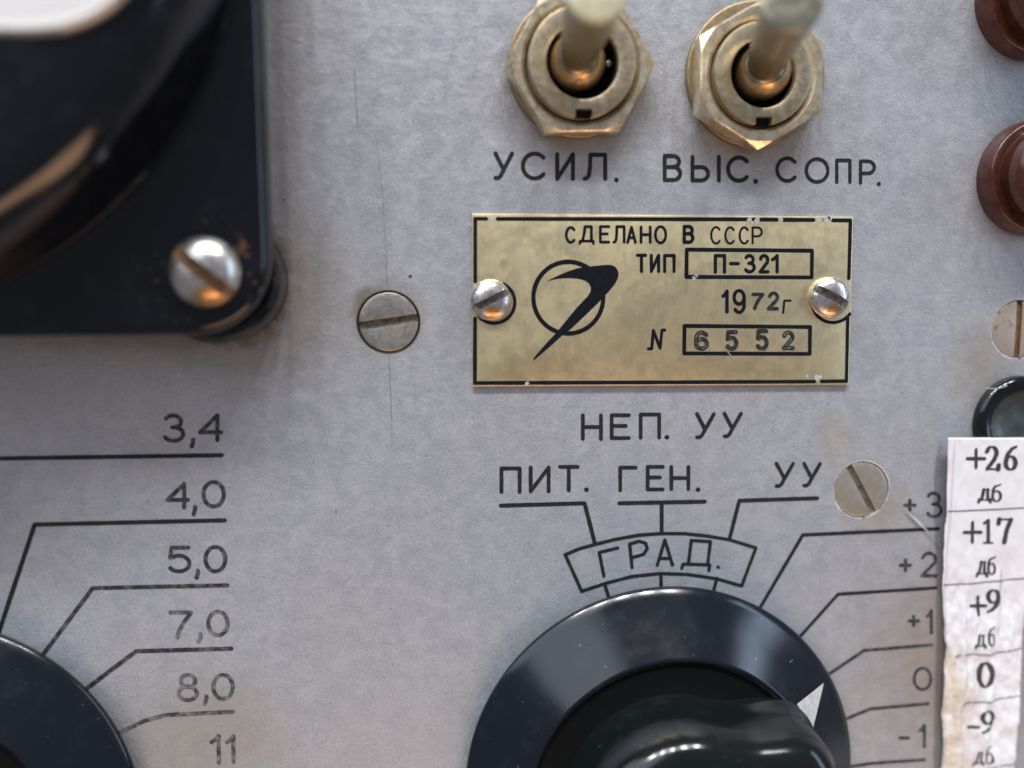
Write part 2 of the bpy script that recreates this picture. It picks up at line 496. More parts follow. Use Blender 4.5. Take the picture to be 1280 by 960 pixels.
def stroke(bm, pts, wid, z=0.03, dip=0.018, zf=None, nib=None, step=0.8, taper=None):
    """ribbon along a polyline (mm). nib=(thin, thick) makes the width depend on the direction like a pen"""
    pts = [Vector(p) for p in pts]
    clean = [pts[0]]
    for p in pts[1:]:
        if (p - clean[-1]).length > 1e-4:
            clean.append(p)
    pts = clean
    if len(pts) < 2:
        return disc(bm, pts[0], wid / 2, z, zf)
    pieces, cur = [], [pts[0]]
    for i in range(1, len(pts)):
        cur.append(pts[i])
        if i < len(pts) - 1:
            a = (pts[i] - pts[i - 1]).normalized(); b = (pts[i + 1] - pts[i]).normalized()
            if a.dot(b) < math.cos(math.radians(38)):
                pieces.append(cur); cur = [pts[i]]
    pieces.append(cur)
    for pc in pieces:
        q = resample(pc, step)
        n = len(q)
        rows = []
        stroke.k = (stroke.k + 1) % 7
        zz = z + stroke.k * 0.0012
        def w_at(d, t):
            ww = wid
            if nib:
                ww = nib[0] + (nib[1] - nib[0]) * abs(d.y) ** 1.3
            if taper:
                ww *= taper(t)
            return ww / 2
        def put(p, zloc):
            return bm.verts.new((p.x, p.y, (zf(p.x, p.y) if zf else 0) + zloc))
        for i in range(n):
            d = (q[min(i + 1, n - 1)] - q[max(i - 1, 0)]).normalized()
            nn = Vector((-d.y, d.x))
            h = w_at(d, i / (n - 1))
            jit = 1 + 0.10 * noise.noise(Vector((q[i].x * 3.2, q[i].y * 3.2, wid)))
            h *= jit
            if i == 0:
                for k in (80, 55, 25):
                    a = math.radians(k)
                    b0 = q[0] - d * h * math.sin(a)
                    rows.append([put(b0 + nn * h * math.cos(a), zz), put(b0, zz - dip * 0.4), put(b0 - nn * h * math.cos(a), zz)])
            rows.append([put(q[i] + nn * h, zz), put(q[i], zz - dip), put(q[i] - nn * h, zz)])
            if i == n - 1:
                for k in (25, 55, 80):
                    a = math.radians(k)
                    b0 = q[-1] + d * h * math.sin(a)
                    rows.append([put(b0 + nn * h * math.cos(a), zz), put(b0, zz - dip * 0.4), put(b0 - nn * h * math.cos(a), zz)])
        for a, b in zip(rows, rows[1:]):
            bm.faces.new((a[0], a[1], b[1], b[0]))
            bm.faces.new((a[1], a[2], b[2], b[1]))
stroke.k = 0

def disc(bm, c, r, z, zf=None, n=12, jag=0.0):
    c = Vector(c)
    z0 = (zf(c.x, c.y) if zf else 0) + z
    ring = []
    for i in range(n):
        a = 2 * PI * i / n
        rr = r * (1 + jag * random.uniform(-1, 1))
        ring.append(bm.verts.new((c.x + rr * math.cos(a), c.y + rr * math.sin(a), z0)))
    bm.faces.new(ring)

def arc(cx, cy, rx, ry, a0, a1, n=14):
    return [(cx + rx * math.cos(math.radians(a0 + (a1 - a0) * k / n)), cy + ry * math.sin(math.radians(a0 + (a1 - a0) * k / n))) for k in range(n + 1)]

# single-line engraver's alphabet in a unit box, y up
GL = {
 'У': [[(0, 1), (.46, .36)], [(1, 1), (.46, .30), (.30, .08), (.16, .0), (.0, .0)]],
 'С': [arc(.52, .5, .52, .5, 42, 318, 22)],
 'И': [[(0, 1), (0, 0), (1, 1), (1, 0)]],
 'Л': [[(0, 0), (.13, .03), (.22, .16), (.27, .5), (.29, 1), (1, 1), (1, 0)]],
 'В': [[(0, 0), (0, 1), (.55, 1)] + arc(.55, .77, .38, .23, 90, -90, 10) + [(0, .54)], [(.5, .54)] + arc(.58, .27, .42, .27, 90, -90, 10) + [(0, 0)]],
 'Ь': [[(0, 1), (0, 0), (.5, 0)] + arc(.55, .28, .45, .28, -90, 90, 12) + [(0, .56)]],
 'I': [[(.5, 0), (.5, 1)]],
 'О': [arc(.5, .5, .5, .5, 90, 450, 30)],
 'П': [[(0, 0), (0, 1), (1, 1), (1, 0)]],
 'Р': [[(0, 0), (0, 1), (.5, 1)] + arc(.52, .72, .48, .28, 90, -90, 12) + [(0, .44)]],
 'Н': [[(0, 0), (0, 1)], [(1, 0), (1, 1)], [(0, .5), (1, .5)]],
 'Е': [[(1, 1), (0, 1), (0, 0), (1, 0)], [(0, .53), (.82, .53)]],
 'Т': [[(0, 1), (1, 1)], [(.5, 1), (.5, 0)]],
 'Г': [[(0, 0), (0, 1), (1, 1)]],
 'А': [[(0, 0), (.5, 1), (1, 0)], [(.2, .3), (.8, .3)]],
 'Д': [[(0, -.10), (.03, .06), (.97, .06), (1, -.10)], [(.2, .06), (.33, .6), (.38, 1), (.85, 1), (.85, .06)]],
 'N': [[(0, -.02), (.2, -.02), (.3, .95), (.72, .02), (.84, .97), (1, .97)]],
 '3': [arc(.45, .76, .43, .24, 150, -70, 14) , [(.38, .53)] + arc(.48, .27, .52, .27, 80, -150, 16)],
 '4': [[(.82, 0), (.82, 1), (0, .32), (1, .32)]],
 '5': [[(.92, 1), (.14, 1), (.07, .58)] + arc(.48, .33, .5, .33, 125, -145, 16)],
 '0': [arc(.5, .5, .5, .5, 90, 450, 30)],
 '7': [[(0, 1), (1, 1), (.62, .58), (.42, .25), (.33, 0)]],
 '8': [arc(.5, .76, .4, .24, 0, 360, 22), arc(.5, .27, .5, .27, 0, 360, 24)],
 '1': [[(0, .76), (.3, .82), (.75, 1), (.75, 0)]],
 '2': [arc(.5, .72, .46, .28, 165, -35, 14) + [(0, 0), (1, 0)]],
 '6': [[(.95, .86)] + arc(.5, .62, .5, .38, 60, 180, 9) + [(0, .32)] + arc(.5, .3, .5, .3, 180, 540, 22)],
 '9': [arc(.5, .69, .5, .31, 0, 360, 22), [(1, .69), (1, .35)] + arc(.5, .34, .5, .34, 0, -140, 12)],
 '+': [[(0, .5), (1, .5)], [(.5, 0), (.5, 1)]],
 '-': [[(0, .5), (1, .5)]],
 '.': [[(.5, 0)]],
 ',': [[(.6, .85), (.6, .5), (.2, -.1)]],
}

def word(glyphs, wid, name='lettering', mat='ink', parent=None, label=None, h=0.0, inset=None, z=0.03, dip=0.018, nib=None, zf=None, shift=(0, 0), ph=None, org=(0, 0), oz=0.0):
    """glyphs: (char, x0, y0, x1, y1) boxes measured in the photograph, laid on the panel at height h"""
    bm = bmesh.new()
    ins = (wid * 10 / 2) if inset is None else inset
    for g in glyphs:
        ch, x0, y0, x1, y1 = g[:5]
        sl = g[5] if len(g) > 5 else 0
        if ch == '.':
            disc(bm, P((x0 + x1) / 2, (y0 + y1) / 2, h) - Vector(org) + Vector(shift), wid * 0.62, z, zf, 12, 0.1)
            continue
        i2 = min(ins, (x1 - x0) / 2 - .01) if ch not in ('I',) else 0
        i3 = min(ins, abs(y1 - y0) / 2 - .01)
        if ch == ',':
            i2 = i3 = 0
        for pl in GL[ch]:
            pts = []
            for u, v in pl:
                px = x0 + i2 + (x1 - x0 - 2 * i2) * u + sl * (v - .5)
                py = y1 - i3 - (y1 - y0 - 2 * i3) * v
                pts.append(P(px, py, h) - Vector(org) + Vector(shift))
            stroke(bm, pts, wid, z, dip, zf, nib, 0.5)
    if oz:
        bmesh.ops.translate(bm, verts=bm.verts, vec=(0, 0, oz))
    return link(name, bm, M[mat], parent, 60, label)

def lines(polys, wid, name='leader_line', mat='ink', parent=None, h=0.0, z=0.03, zf=None, org=(0, 0), dip=0.018, label=None, taper=None, step=0.8):
    bm = bmesh.new()
    for pl in polys:
        stroke(bm, [P(x, y, h) - Vector(org) for x, y in pl], wid, z, dip, zf, None, step, taper)
    return link(name, bm, M[mat], parent, 60, label)

# ------------------------------------------------------------------ panel
CS = [  # countersunk panel screws: px centre, radius px
    (485.7, 402.5, 37.3, 8, 10.5), (1077, 612, 33.5, -60, 8.5), (1273.0, 411.6, 34.0, 90, 8.5)]
cs_mm = [(P(a, b), rmm(a, b, r)) for a, b, r, _, _ in CS]
pb = box_bm(-190, 170, -130, 120, -3, 0)
cutters = []
for c, r in cs_mm:
    k = solid_lathe([(r + 0.12, -1.6), (r + 0.12, 1)] , 96)
    k.verts.ensure_lookup_table()
    k.faces.new([k.verts[i] for i in range(96, 192)])
    bmesh.ops.translate(k, verts=k.verts, vec=(c.x, c.y, 0))
    bmesh.ops.recalc_face_normals(k, faces=k.faces)
    cutters.append(k)
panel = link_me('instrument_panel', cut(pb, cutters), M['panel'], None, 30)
panel['kind'] = 'structure'
panel['label'] = 'grey painted metal instrument panel with black engraved lettering and scales'

# ------------------------------------------------------------------ engraved lettering
LW = 0.50
word([('У', 617, 189.5, 642.6, 225), ('С', 651, 189.5, 684.5, 225.5), ('И', 694, 190.5, 718.6, 226), ('Л', 728, 191, 759, 226), ('.', 770, 224, 771, 226)], LW, parent=panel, label='engraved word УСИЛ.')
word([('В', 828.3, 192.5, 852.7, 227.5), ('Ь', 863, 193.5, 887.6, 228), ('I', 896, 193.5, 901, 228), ('С', 907.5, 194.5, 938.5, 228.5), ('.', 944, 226, 945, 227.5)], LW, parent=panel, label='engraved word ВЫС.')
word([('С', 969, 195.6, 998, 228.5), ('О', 1005.5, 196.5, 1037, 229.7), ('П', 1043.6, 198.3, 1064.5, 230), ('Р', 1073.3, 199.3, 1095, 231), ('.', 1098, 229, 1099, 231)], LW - .05, parent=panel, label='engraved word СОПР.')
word([('Н', 726, 516.5, 753.6, 551), ('Е', 762, 516.5, 788.5, 550), ('П', 798.3, 515.6, 826.4, 549.4), ('.', 833, 545.6, 834, 547.2), ('У', 868.6, 515, 894.8, 549), ('У', 903, 514.5, 928.6, 547.7)], LW, parent=panel, label='engraved words НЕП. УУ')
word([('П', 624.3, 583, 652, 617.3), ('И', 660.8, 582, 688.2, 616.5), ('Т', 697.5, 581, 724.3, 615.3), ('.', 732.4, 611, 733.4, 613)], LW, parent=panel, label='engraved word ПИТ.')
word([('Г', 772.7, 582, 797, 615.3), ('Е', 807, 581, 830.9, 614.2), ('Н', 836.6, 581, 862.9, 614), ('.', 872, 611, 873, 613)], LW, parent=panel, label='engraved word ГЕН.')
word([('У', 968, 577, 993.8, 610), ('У', 1002.4, 577, 1027.6, 609.4)], LW, parent=panel, label='engraved letters УУ over the right leader line')
lines([[(626, 632), (730.7, 629), (743.6, 679.7)], [(774, 629), (881, 627)], [(827, 628), (827, 667)], [(1021.5, 622.7), (924, 625.8), (911.6, 674.6)]], 0.54, parent=panel)
lines([[(706.5, 693.4), (724, 686), (743.6, 680.5), (770, 674), (798, 669), (827, 666.8), (855, 667), (884, 670), (911.6, 674.6), (944.8, 684.8), (927, 732.4), (896, 723.4), (860, 718), (825.6, 716.8), (790, 720.5), (759, 728.5), (727, 739), (706.5, 693.4)],
       [(756, 731), (761, 747)], [(826, 717), (826.4, 737)], [(896, 723), (891, 742)]], 0.47, name='legend_frame', parent=panel)
lines([[(754.8, 720), (749, 690.5), (772, 685)], [(790, 709.5), (787, 680), (799, 676.5), (807, 679), (809, 686), (804, 693), (790, 697)],
       [(821.5, 706.5), (831, 675), (840.5, 706)], [(825.5, 698), (837.5, 698)], [(852, 710.5), (854, 705), (887, 706), (886, 713)], [(860.5, 704.5), (864, 675.5), (888, 677), (884.5, 705)], [(897.5, 708.8), (897.8, 709.2)]],
      0.46, name='lettering', parent=panel, label='engraved word ГРАД. inside the curved frame')
# left scale
word([('3', 203.5, 516.8, 231.5, 553.6), (',', 239, 548, 243, 557), ('4', 247.7, 516.8, 279, 552.8)], LW, parent=panel, mat='ink_worn', label='engraved number 3,4')
word([('4', 207, 602.4, 237.4, 636.7), (',', 241, 632, 246, 642), ('0', 251.8, 600, 282.4, 635.4)], LW, parent=panel, mat='ink_worn', label='engraved number 4,0')
word([('5', 208.4, 682, 240, 716.6), (',', 245, 712, 249, 721), ('0', 254.5, 681, 284.2, 716.6)], LW, parent=panel, mat='ink_worn', label='engraved number 5,0')
word([('7', 211, 763, 241.4, 799), (',', 247, 791, 253, 801), ('0', 258, 762, 287, 796.5)], LW, parent=panel, mat='ink_faded', label='engraved number 7,0')
word([('8', 221, 841, 248.7, 877.5), (',', 255, 869, 260, 879), ('0', 264.3, 841, 293.4, 876)], LW, parent=panel, mat='ink_faded', label='engraved number 8,0')
word([('1', 262, 917, 279, 956), ('1', 281, 917.6, 297, 955)], LW, parent=panel, mat='ink_faded', label='engraved number 11')
lines([[(-8, 573.2), (277, 569)]], 0.52, parent=panel)
lines([[(281, 650.3), (43.5, 655.7), (-3, 795)]], 0.52, parent=panel)
lines([[(284, 731.6), (116, 735), (45, 830)]], 0.52, parent=panel, mat='ink_worn')
lines([[(289, 810.6), (170, 814), (97, 869)]], 0.54, parent=panel, mat='ink_worn')
lines([[(291, 889.6), (208.4, 893.5), (180, 901), (138, 921)]], 0.52, parent=panel, mat='ink_faded')
lines([[(294, 967), (220, 970)]], 0.5, parent=panel, mat='ink_faded')
# right scale
word([('+', 1128.5, 623, 1146, 640), ('3', 1156.8, 614, 1178.5, 648)], 0.47, parent=panel, mat='ink_worn', label='engraved number +3')
word([('+', 1123, 697.5, 1140.5, 715.5), ('2', 1150, 689, 1172.4, 722)], 0.47, parent=panel, mat='ink_worn', label='engraved number +2')
word([('+', 1134, 768, 1150, 784), ('1', 1157, 761, 1168, 793.5)], 0.46, parent=panel, mat='ink_worn', label='engraved number +1')
word([('0', 1140.5, 833, 1165.6, 864)], 0.42, parent=panel, mat='ink_worn', label='engraved number 0')
word([('-', 1122.5, 919, 1138, 926), ('1', 1147.5, 904.5, 1159.5, 935.6)], 0.46, parent=panel, mat='ink_worn', label='engraved number -1')
lines([[(1173, 660.8), (1003.4, 668.7), (948, 763)]], 0.50, parent=panel)
lines([[(1170, 734.8), (1047.5, 742.7), (996, 800)]], 0.46, parent=panel)
lines([[(1164.5, 806), (1080, 813), (1028, 848)]], 0.46, parent=panel, mat='ink_worn')
lines([[(1160, 879.5), (1088, 886), (1046, 903)]], 0.46, parent=panel, mat='ink_worn')
lines([[(1155.5, 949.5), (1090, 954), (1050, 960)]], 0.46, parent=panel, mat='ink_worn')
# thin scratches in the paint
lines([[(443, 88), (445, 128), (447, 160)], [(482.5, 330), (484.5, 362)], [(486, 441), (487.5, 475), (489.5, 522)]], 0.10, name='scratch', mat='scratch', parent=panel, z=0.012, dip=0.004)
lines([[(470, 170), (478, 240), (483, 330)], [(489.5, 522), (490, 560)]], 0.05, name='scratch', mat='scratch', parent=panel, z=0.012, dip=0.004)
def hairs(n_, mat, wid, seed, box, lmax):
    bm = bmesh.new()
    rr = random.Random(seed)
    for _ in range(n_):
        x, y = rr.uniform(box[0], box[2]), rr.uniform(box[1], box[3])
        a, L = rr.uniform(0, PI), rr.uniform(4, lmax)
        c_ = rr.uniform(-.25, .25)
        stroke(bm, [P(x, y), P(x + L * .5 * math.cos(a), y + L * .5 * math.sin(a)), P(x + L * math.cos(a + c_), y + L * math.sin(a + c_))], wid * rr.uniform(.6, 1.4), 0.01, 0.003, None, None, 2.0, lambda t_: math.sin(PI * (t_ * .9 + .05)))
    o_ = link('fine_scratch', bm, M[mat], panel)
    o_['kind'] = 'stuff'
hairs(46, 'scratch_light', 0.045, 3, (350, 0, 1200, 960), 34)
hairs(40, 'scratch', 0.05, 5, (350, 0, 1200, 960), 26)
bm = bmesh.new()
for x, y, r in ((512.5, 346, .22), (1009, 668, .12), (355, 250, .1), (570, 560, .08), (420, 640, .09), (370, 450, .08), (660, 905, .08), (1035, 505, .07), (905, 640, .07), (560, 300, .07)):
    disc(bm, P(x, y), r, 0.014, None, 9, 0.45)
link('dirt_speck', bm, M['dirt'], panel)
bm = bmesh.new()
for _ in range(26):
    disc(bm, P(random.uniform(1130, 1275), random.uniform(85, 165)), random.uniform(.03, .07), 0.015, None, 6, 0.4)
for _ in range(30):
    disc(bm, P(random.uniform(360, 1180), random.uniform(10, 950)), random.uniform(.03, .06), 0.015, None, 6, 0.4)
link('paint_chip', bm, M['chip'], panel)

# ------------------------------------------------------------------ countersunk screws
def csk(i, mat, slotmat, label):
    c, r = cs_mm[i]
    ang, sw = CS[i][3], CS[i][4] * 0.095
    t = thing('countersunk_screw', c.x, c.y, 0, label, 'screw', 'flush slotted screws in the panel')
    hb = solid_lathe(rp([(r, -1.5), (r, -0.10, 0.12), (r - 0.5, -0.02), (0.0, 0.03)], 3), 96)
    me = cut(hb, [box_bm(-r * 1.2, r * 1.2, -sw / 2, sw / 2, -0.45, 2, math.radians(ang))], 0.05)
    slot_faces(link_me('head', me, [M[mat], M[slotmat]], t, 30), ang, sw, -0.8)
    link('hole_edge', lathe(rp([(r + 0.27, 0.012), (r + 0.2, 0.03), (r + 0.12, 0.0), (r + 0.10, -0.5)], 2), 96), M['dirt' if i == 0 else 'bare'], t)
    return t
csk(0, 'csk', 'slot_grey', 'dull grey flush screw with near-level slot, left of the brass plate')
csk(1, 'csk_tan', 'slot_grey', 'yellowed flush screw with steep slanting slot beside the +3 mark')
csk(2, 'csk_rust', 'slot', 'rust-spotted flush screw with upright slot above the black socket')

# ------------------------------------------------------------------ brass nameplate
PT = 0.6
corners = [P(x, y, PT) for x, y in ((589.8, 266.8), (1067, 270.7), (1061.3, 481), (591, 483.2))]
pc = sum(corners, Vector((0, 0))) / 4
plate = thing('nameplate', pc.x, pc.y, 0, 'brass maker plate with black print, emblem and stamped serial number', 'nameplate')
def rect_ring(cs, inset):
    cc = sum(cs, Vector((0, 0))) / 4
    out = []
    for c in cs:
        d = c - cc
        out.append(Vector((c.x - math.copysign(inset, d.x), c.y - math.copysign(inset, d.y))) - pc)
    return out
def densify(ring, n=40):
    out = []
    for i in range(4):
        a, b = ring[i], ring[(i + 1) % 4]
        for k in range(n):
            out.append(a.lerp(b, k / n))
    return out
bm = bmesh.new()
rings = []
for ins, z in ((0.0, 0.05), (0.0, PT - 0.12), (0.05, PT - 0.03), (0.14, PT)):
    rings.append([(p.x + 0.02 * noise.noise(Vector((p.x, p.y, 3))), p.y + 0.02 * noise.noise(Vector((p.x, p.y, 9))), z) for p in reversed(densify(rect_ring(corners, ins)))])
loops(bm, rings, True, True)
bmesh.ops.recalc_face_normals(bm, faces=bm.faces)
link('plate', bm, M['brass'], plate, 25)
org = (pc.x, pc.y)
zp = PT + 0.012
kw = dict(parent=plate, mat='plate_ink', h=PT, z=zp, dip=0.006, org=org)
lw = 0.5
lines([[(594, 277), (594, 273.4), (608, 273.5)], [(622, 273.6), (934, 274.2)], [(941, 274.3), (943, 274.3)], [(951, 274.5), (971, 274.6)], [(980, 274.8), (1017, 275)], [(1041, 275.4), (1063, 275.6), (1062.4, 300), (1061, 348)],
       [(1059.7, 396), (1058, 476.3), (1027, 476.8)], [(1018, 477), (850, 477.8), (662, 478.6)], [(658, 478.6), (593.6, 478.8), (593.8, 398)], [(594, 352), (594, 276)]],
      0.48, name='border_line', step=2.0, **kw)
word([('С', 706, 282.5, 720.5, 304.8), ('Д', 723, 281.5, 743.6, 304.3), ('Е', 748.6, 281.5, 762.8, 304.5), ('Л', 765.5, 281.5, 782, 304.5), ('А', 782.8, 282, 796, 304.8), ('Н', 799.5, 282, 814.5, 304.8), ('О', 817.4, 281.5, 834, 305.5)], .36, label='printed word СДЕЛАНО', **kw)
word([('В', 853, 281, 868.2, 305)], .45, label='printed letter В', **kw)
word([('С', 887.6, 282.5, 902, 305.8), ('С', 905.3, 282.8, 919.5, 305.8), ('С', 923.2, 282.8, 937, 305.8), ('Р', 939.3, 283, 953.6, 305.5)], .28, label='printed word СССР', **kw)
word([('Т', 794.7, 317, 808.8, 341.4), ('И', 812, 317, 825.3, 341.4), ('П', 828.7, 317.4, 844.6, 341.4)], .42, label='printed word ТИП', **kw)
word([('П', 892, 317.4, 907.8, 342.2), ('-', 911, 327, 925, 332), ('3', 929.6, 317.4, 944.9, 342), ('2', 948, 317.4, 962.2, 342), ('1', 963.5, 317.4, 975.5, 342)], .44, label='printed type number П-321', **kw)
for y0, x1, x0, dy, nm in ((309.8, 1017.2, 856.2, 38.6, 0), (405.2, 1014.8, 853.4, 38.8, 1)):
    lines([[(x0 + 2.2, y0 + 2.2), (x1 - 2.2, y0 + 3.6), (x1 - 2.6, y0 + dy - 1.6), (x0 + 1.8, y0 + dy - 2.2), (x0 + 2.2, y0 + 2.2)]], lw, name='box_line', step=2.0, **kw)
word([('1', 901.7, 361.8, 912.5, 391.9), ('9', 915.3, 361, 932.4, 392.8)], .46, label='printed digits 19', **kw)
word([('Г', 978.2, 374.3, 989, 392.3, 1.5)], .3, label='printed small letter г', **kw)
word([('N', 808.6, 410, 832.7, 437.5)], .40, label='printed sign N', **kw)
def stamped(gl, wd, label):
    k2 = dict(kw); k2['mat'] = 'stamp_glint_scratch'; k2['z'] = zp - 0.006
    word(gl, wd, name='stamped_glint', shift=(0.15, -0.19), **k2)  # bright offset copy: highlight painted along the groove edges
    k2['mat'] = 'stamp'; k2['z'] = zp + 0.004
    word(gl, wd, name='stamped_digit', label=label, **k2)
stamped([('7', 938, 365.8, 954.6, 387.8, 2), ('2', 958.8, 364.2, 974.2, 388.2, 1)], .46, 'stamped digits 72')
stamped([('6', 867.4, 413, 886.3, 438.8), ('5', 905.9, 412.4, 923.4, 438.8), ('5', 943.8, 411.2, 961.4, 438.6), ('2', 977, 412.8, 993.8, 438)], .56, 'stamped serial number 6552')
# emblem
E0, ES = (620, 290), 5.335
def ez(p): return (E0[0] + p[0] / ES, E0[1] + p[1] / ES)
lines([[ez(q) for q in [(482 + 233 * math.cos(a * PI / 36), 438 + 239 * math.sin(a * PI / 36)) for a in range(73)]]], .56, name='emblem_ring', step=2.0, **kw)
up = [(343, 327), (370, 312), (410, 292), (450, 275), (490, 259), (540, 243), (580, 236), (620, 231), (660, 226), (700, 222), (735, 219), (765, 219), (790, 228), (806, 245), (816, 268), (817, 292), (808, 320), (795, 343), (780, 364), (758, 390), (735, 414), (715, 438), (690, 463), (645, 508), (600, 551), (550, 599), (500, 646), (440, 692), (390, 737), (340, 782), (300, 816), (262, 848), (245, 856)]
dn = [(254, 838), (290, 795), (330, 748), (370, 706), (410, 662), (460, 600), (500, 551), (540, 503), (575, 466), (610, 430), (625, 408), (632, 390), (631, 365), (622, 346), (600, 328), (570, 317), (540, 311), (505, 309), (470, 307), (430, 310), (395, 315), (370, 321), (350, 328)]
bm = bmesh.new()
vs = [bm.verts.new((*(P(*ez(p), PT) - pc), zp + 0.01)) for p in up + dn]
f = bm.faces.new(vs)
if f.normal.z < 0: f.normal_flip()
bmesh.ops.triangulate(bm, faces=[f])
bmesh.ops.recalc_face_normals(bm, faces=bm.faces)
link('emblem_bird', bm, M['plate_ink'], plate)
# rings printed round the screws, worn spots on the border
for cx, cy, r, a0, a1 in ((617.5, 378, 26.0, -62, 140), (1041, 377, 26.2, 36, 215)):
    lines([[(cx + r * math.cos(math.radians(a)), cy + r * math.sin(math.radians(a))) for a in range(a0, a1, 6)]], .42, name='screw_ring', **kw)
bm = bmesh.new()
for x, y, r in ((614, 273.5, .3), (937, 275.5, .3), (946, 276, .32), (940, 278, .2), (976, 274.5, .25), (1024, 275.3, .22), (1033, 275, .5), (1037, 273, .3), (1028, 274.5, .3), (868, 347, .28), (870, 345, .2), (1021, 472.5, .35), (1025, 471.5, .25), (659, 479, .25), (1009, 470, .15)):
    disc(bm, P(x, y, PT) - pc, r, zp + 0.014, None, 11, 0.35)
link('worn_spot', bm, M['chip'], plate)
lines([[(908, 438), (913, 444), (920, 452)], [(905, 433), (909, 439)]], .16, name='scratch', mat='stamp_glint_scratch', parent=plate, h=PT, z=zp + .012, dip=.004, org=org)

# ------------------------------------------------------------------ round-head screws
def dome_screw(cx, cy, rpx, z0, hgt, ang, sw, mat, slot, label, ztop):
    c = P(cx, cy, ztop)
    r = rmm(cx, cy, rpx, ztop)
    t = thing('round_head_screw', c.x, c.y, z0, label, 'screw')
    pr = [(r * 0.97, 0)] + [(r * math.cos(a) ** 0.9, 0.18 * hgt + 0.82 * hgt * math.sin(a)) for a in [k * PI / 2 / 16 for k in range(16)]] + [(0, hgt)]
    me = cut(solid_lathe(pr, 96), [box_bm(-r * 1.3, r * 1.3, -sw / 2, sw / 2, hgt * 0.56, hgt * 3, math.radians(ang))], 0.06)
    slot_faces(link_me('head', me, [M[mat], M[slot]], t, 30), ang, sw, hgt * .3)
    return t
dome_screw(613.5, 375, 26, PT, 1.5, 26, 0.85, 'nickel2', 'slot_grey', 'shiny round-head screw at the left edge of the brass plate', PT + .7)
dome_screw(1039, 371.5, 25.2, PT, 1.5, -27, 1.0, 'nickel2', 'slot_grey', 'shiny round-head screw at the right edge of the brass plate', PT + .7)

# ------------------------------------------------------------------ toggle switches
def hexnut(rc, hole, zt, rot, chamf):
    seg = 180
    bm = bmesh.new()
    ap = rc * math.cos(PI / 6)
    def rh(a):
        k = (a - rot) % (PI / 3) - PI / 6
        return ap / math.cos(k)
    an = [2 * PI * i / seg + rot for i in range(seg)]
    rcut = ap * 1.0 + (rc - ap) * chamf
    rings = [[(rh(a) * math.cos(a), rh(a) * math.sin(a), 0.0) for a in an],
             [(rh(a) * math.cos(a), rh(a) * math.sin(a), zt - 0.12 - max(0, rh(a) - rcut) * 0.75) for a in an],
             [((min(rh(a), rcut) - 0.14) * math.cos(a), (min(rh(a), rcut) - 0.14) * math.sin(a), zt) for a in an],
             [((hole + 0.45) * math.cos(a), (hole + 0.45) * math.sin(a), zt) for a in an],
             [(hole * math.cos(a), hole * math.sin(a), zt - 0.45) for a in an],
             [(hole * math.cos(a), hole * math.sin(a), 0.0) for a in an]]
    loops(bm, rings, False, False)
    return bm

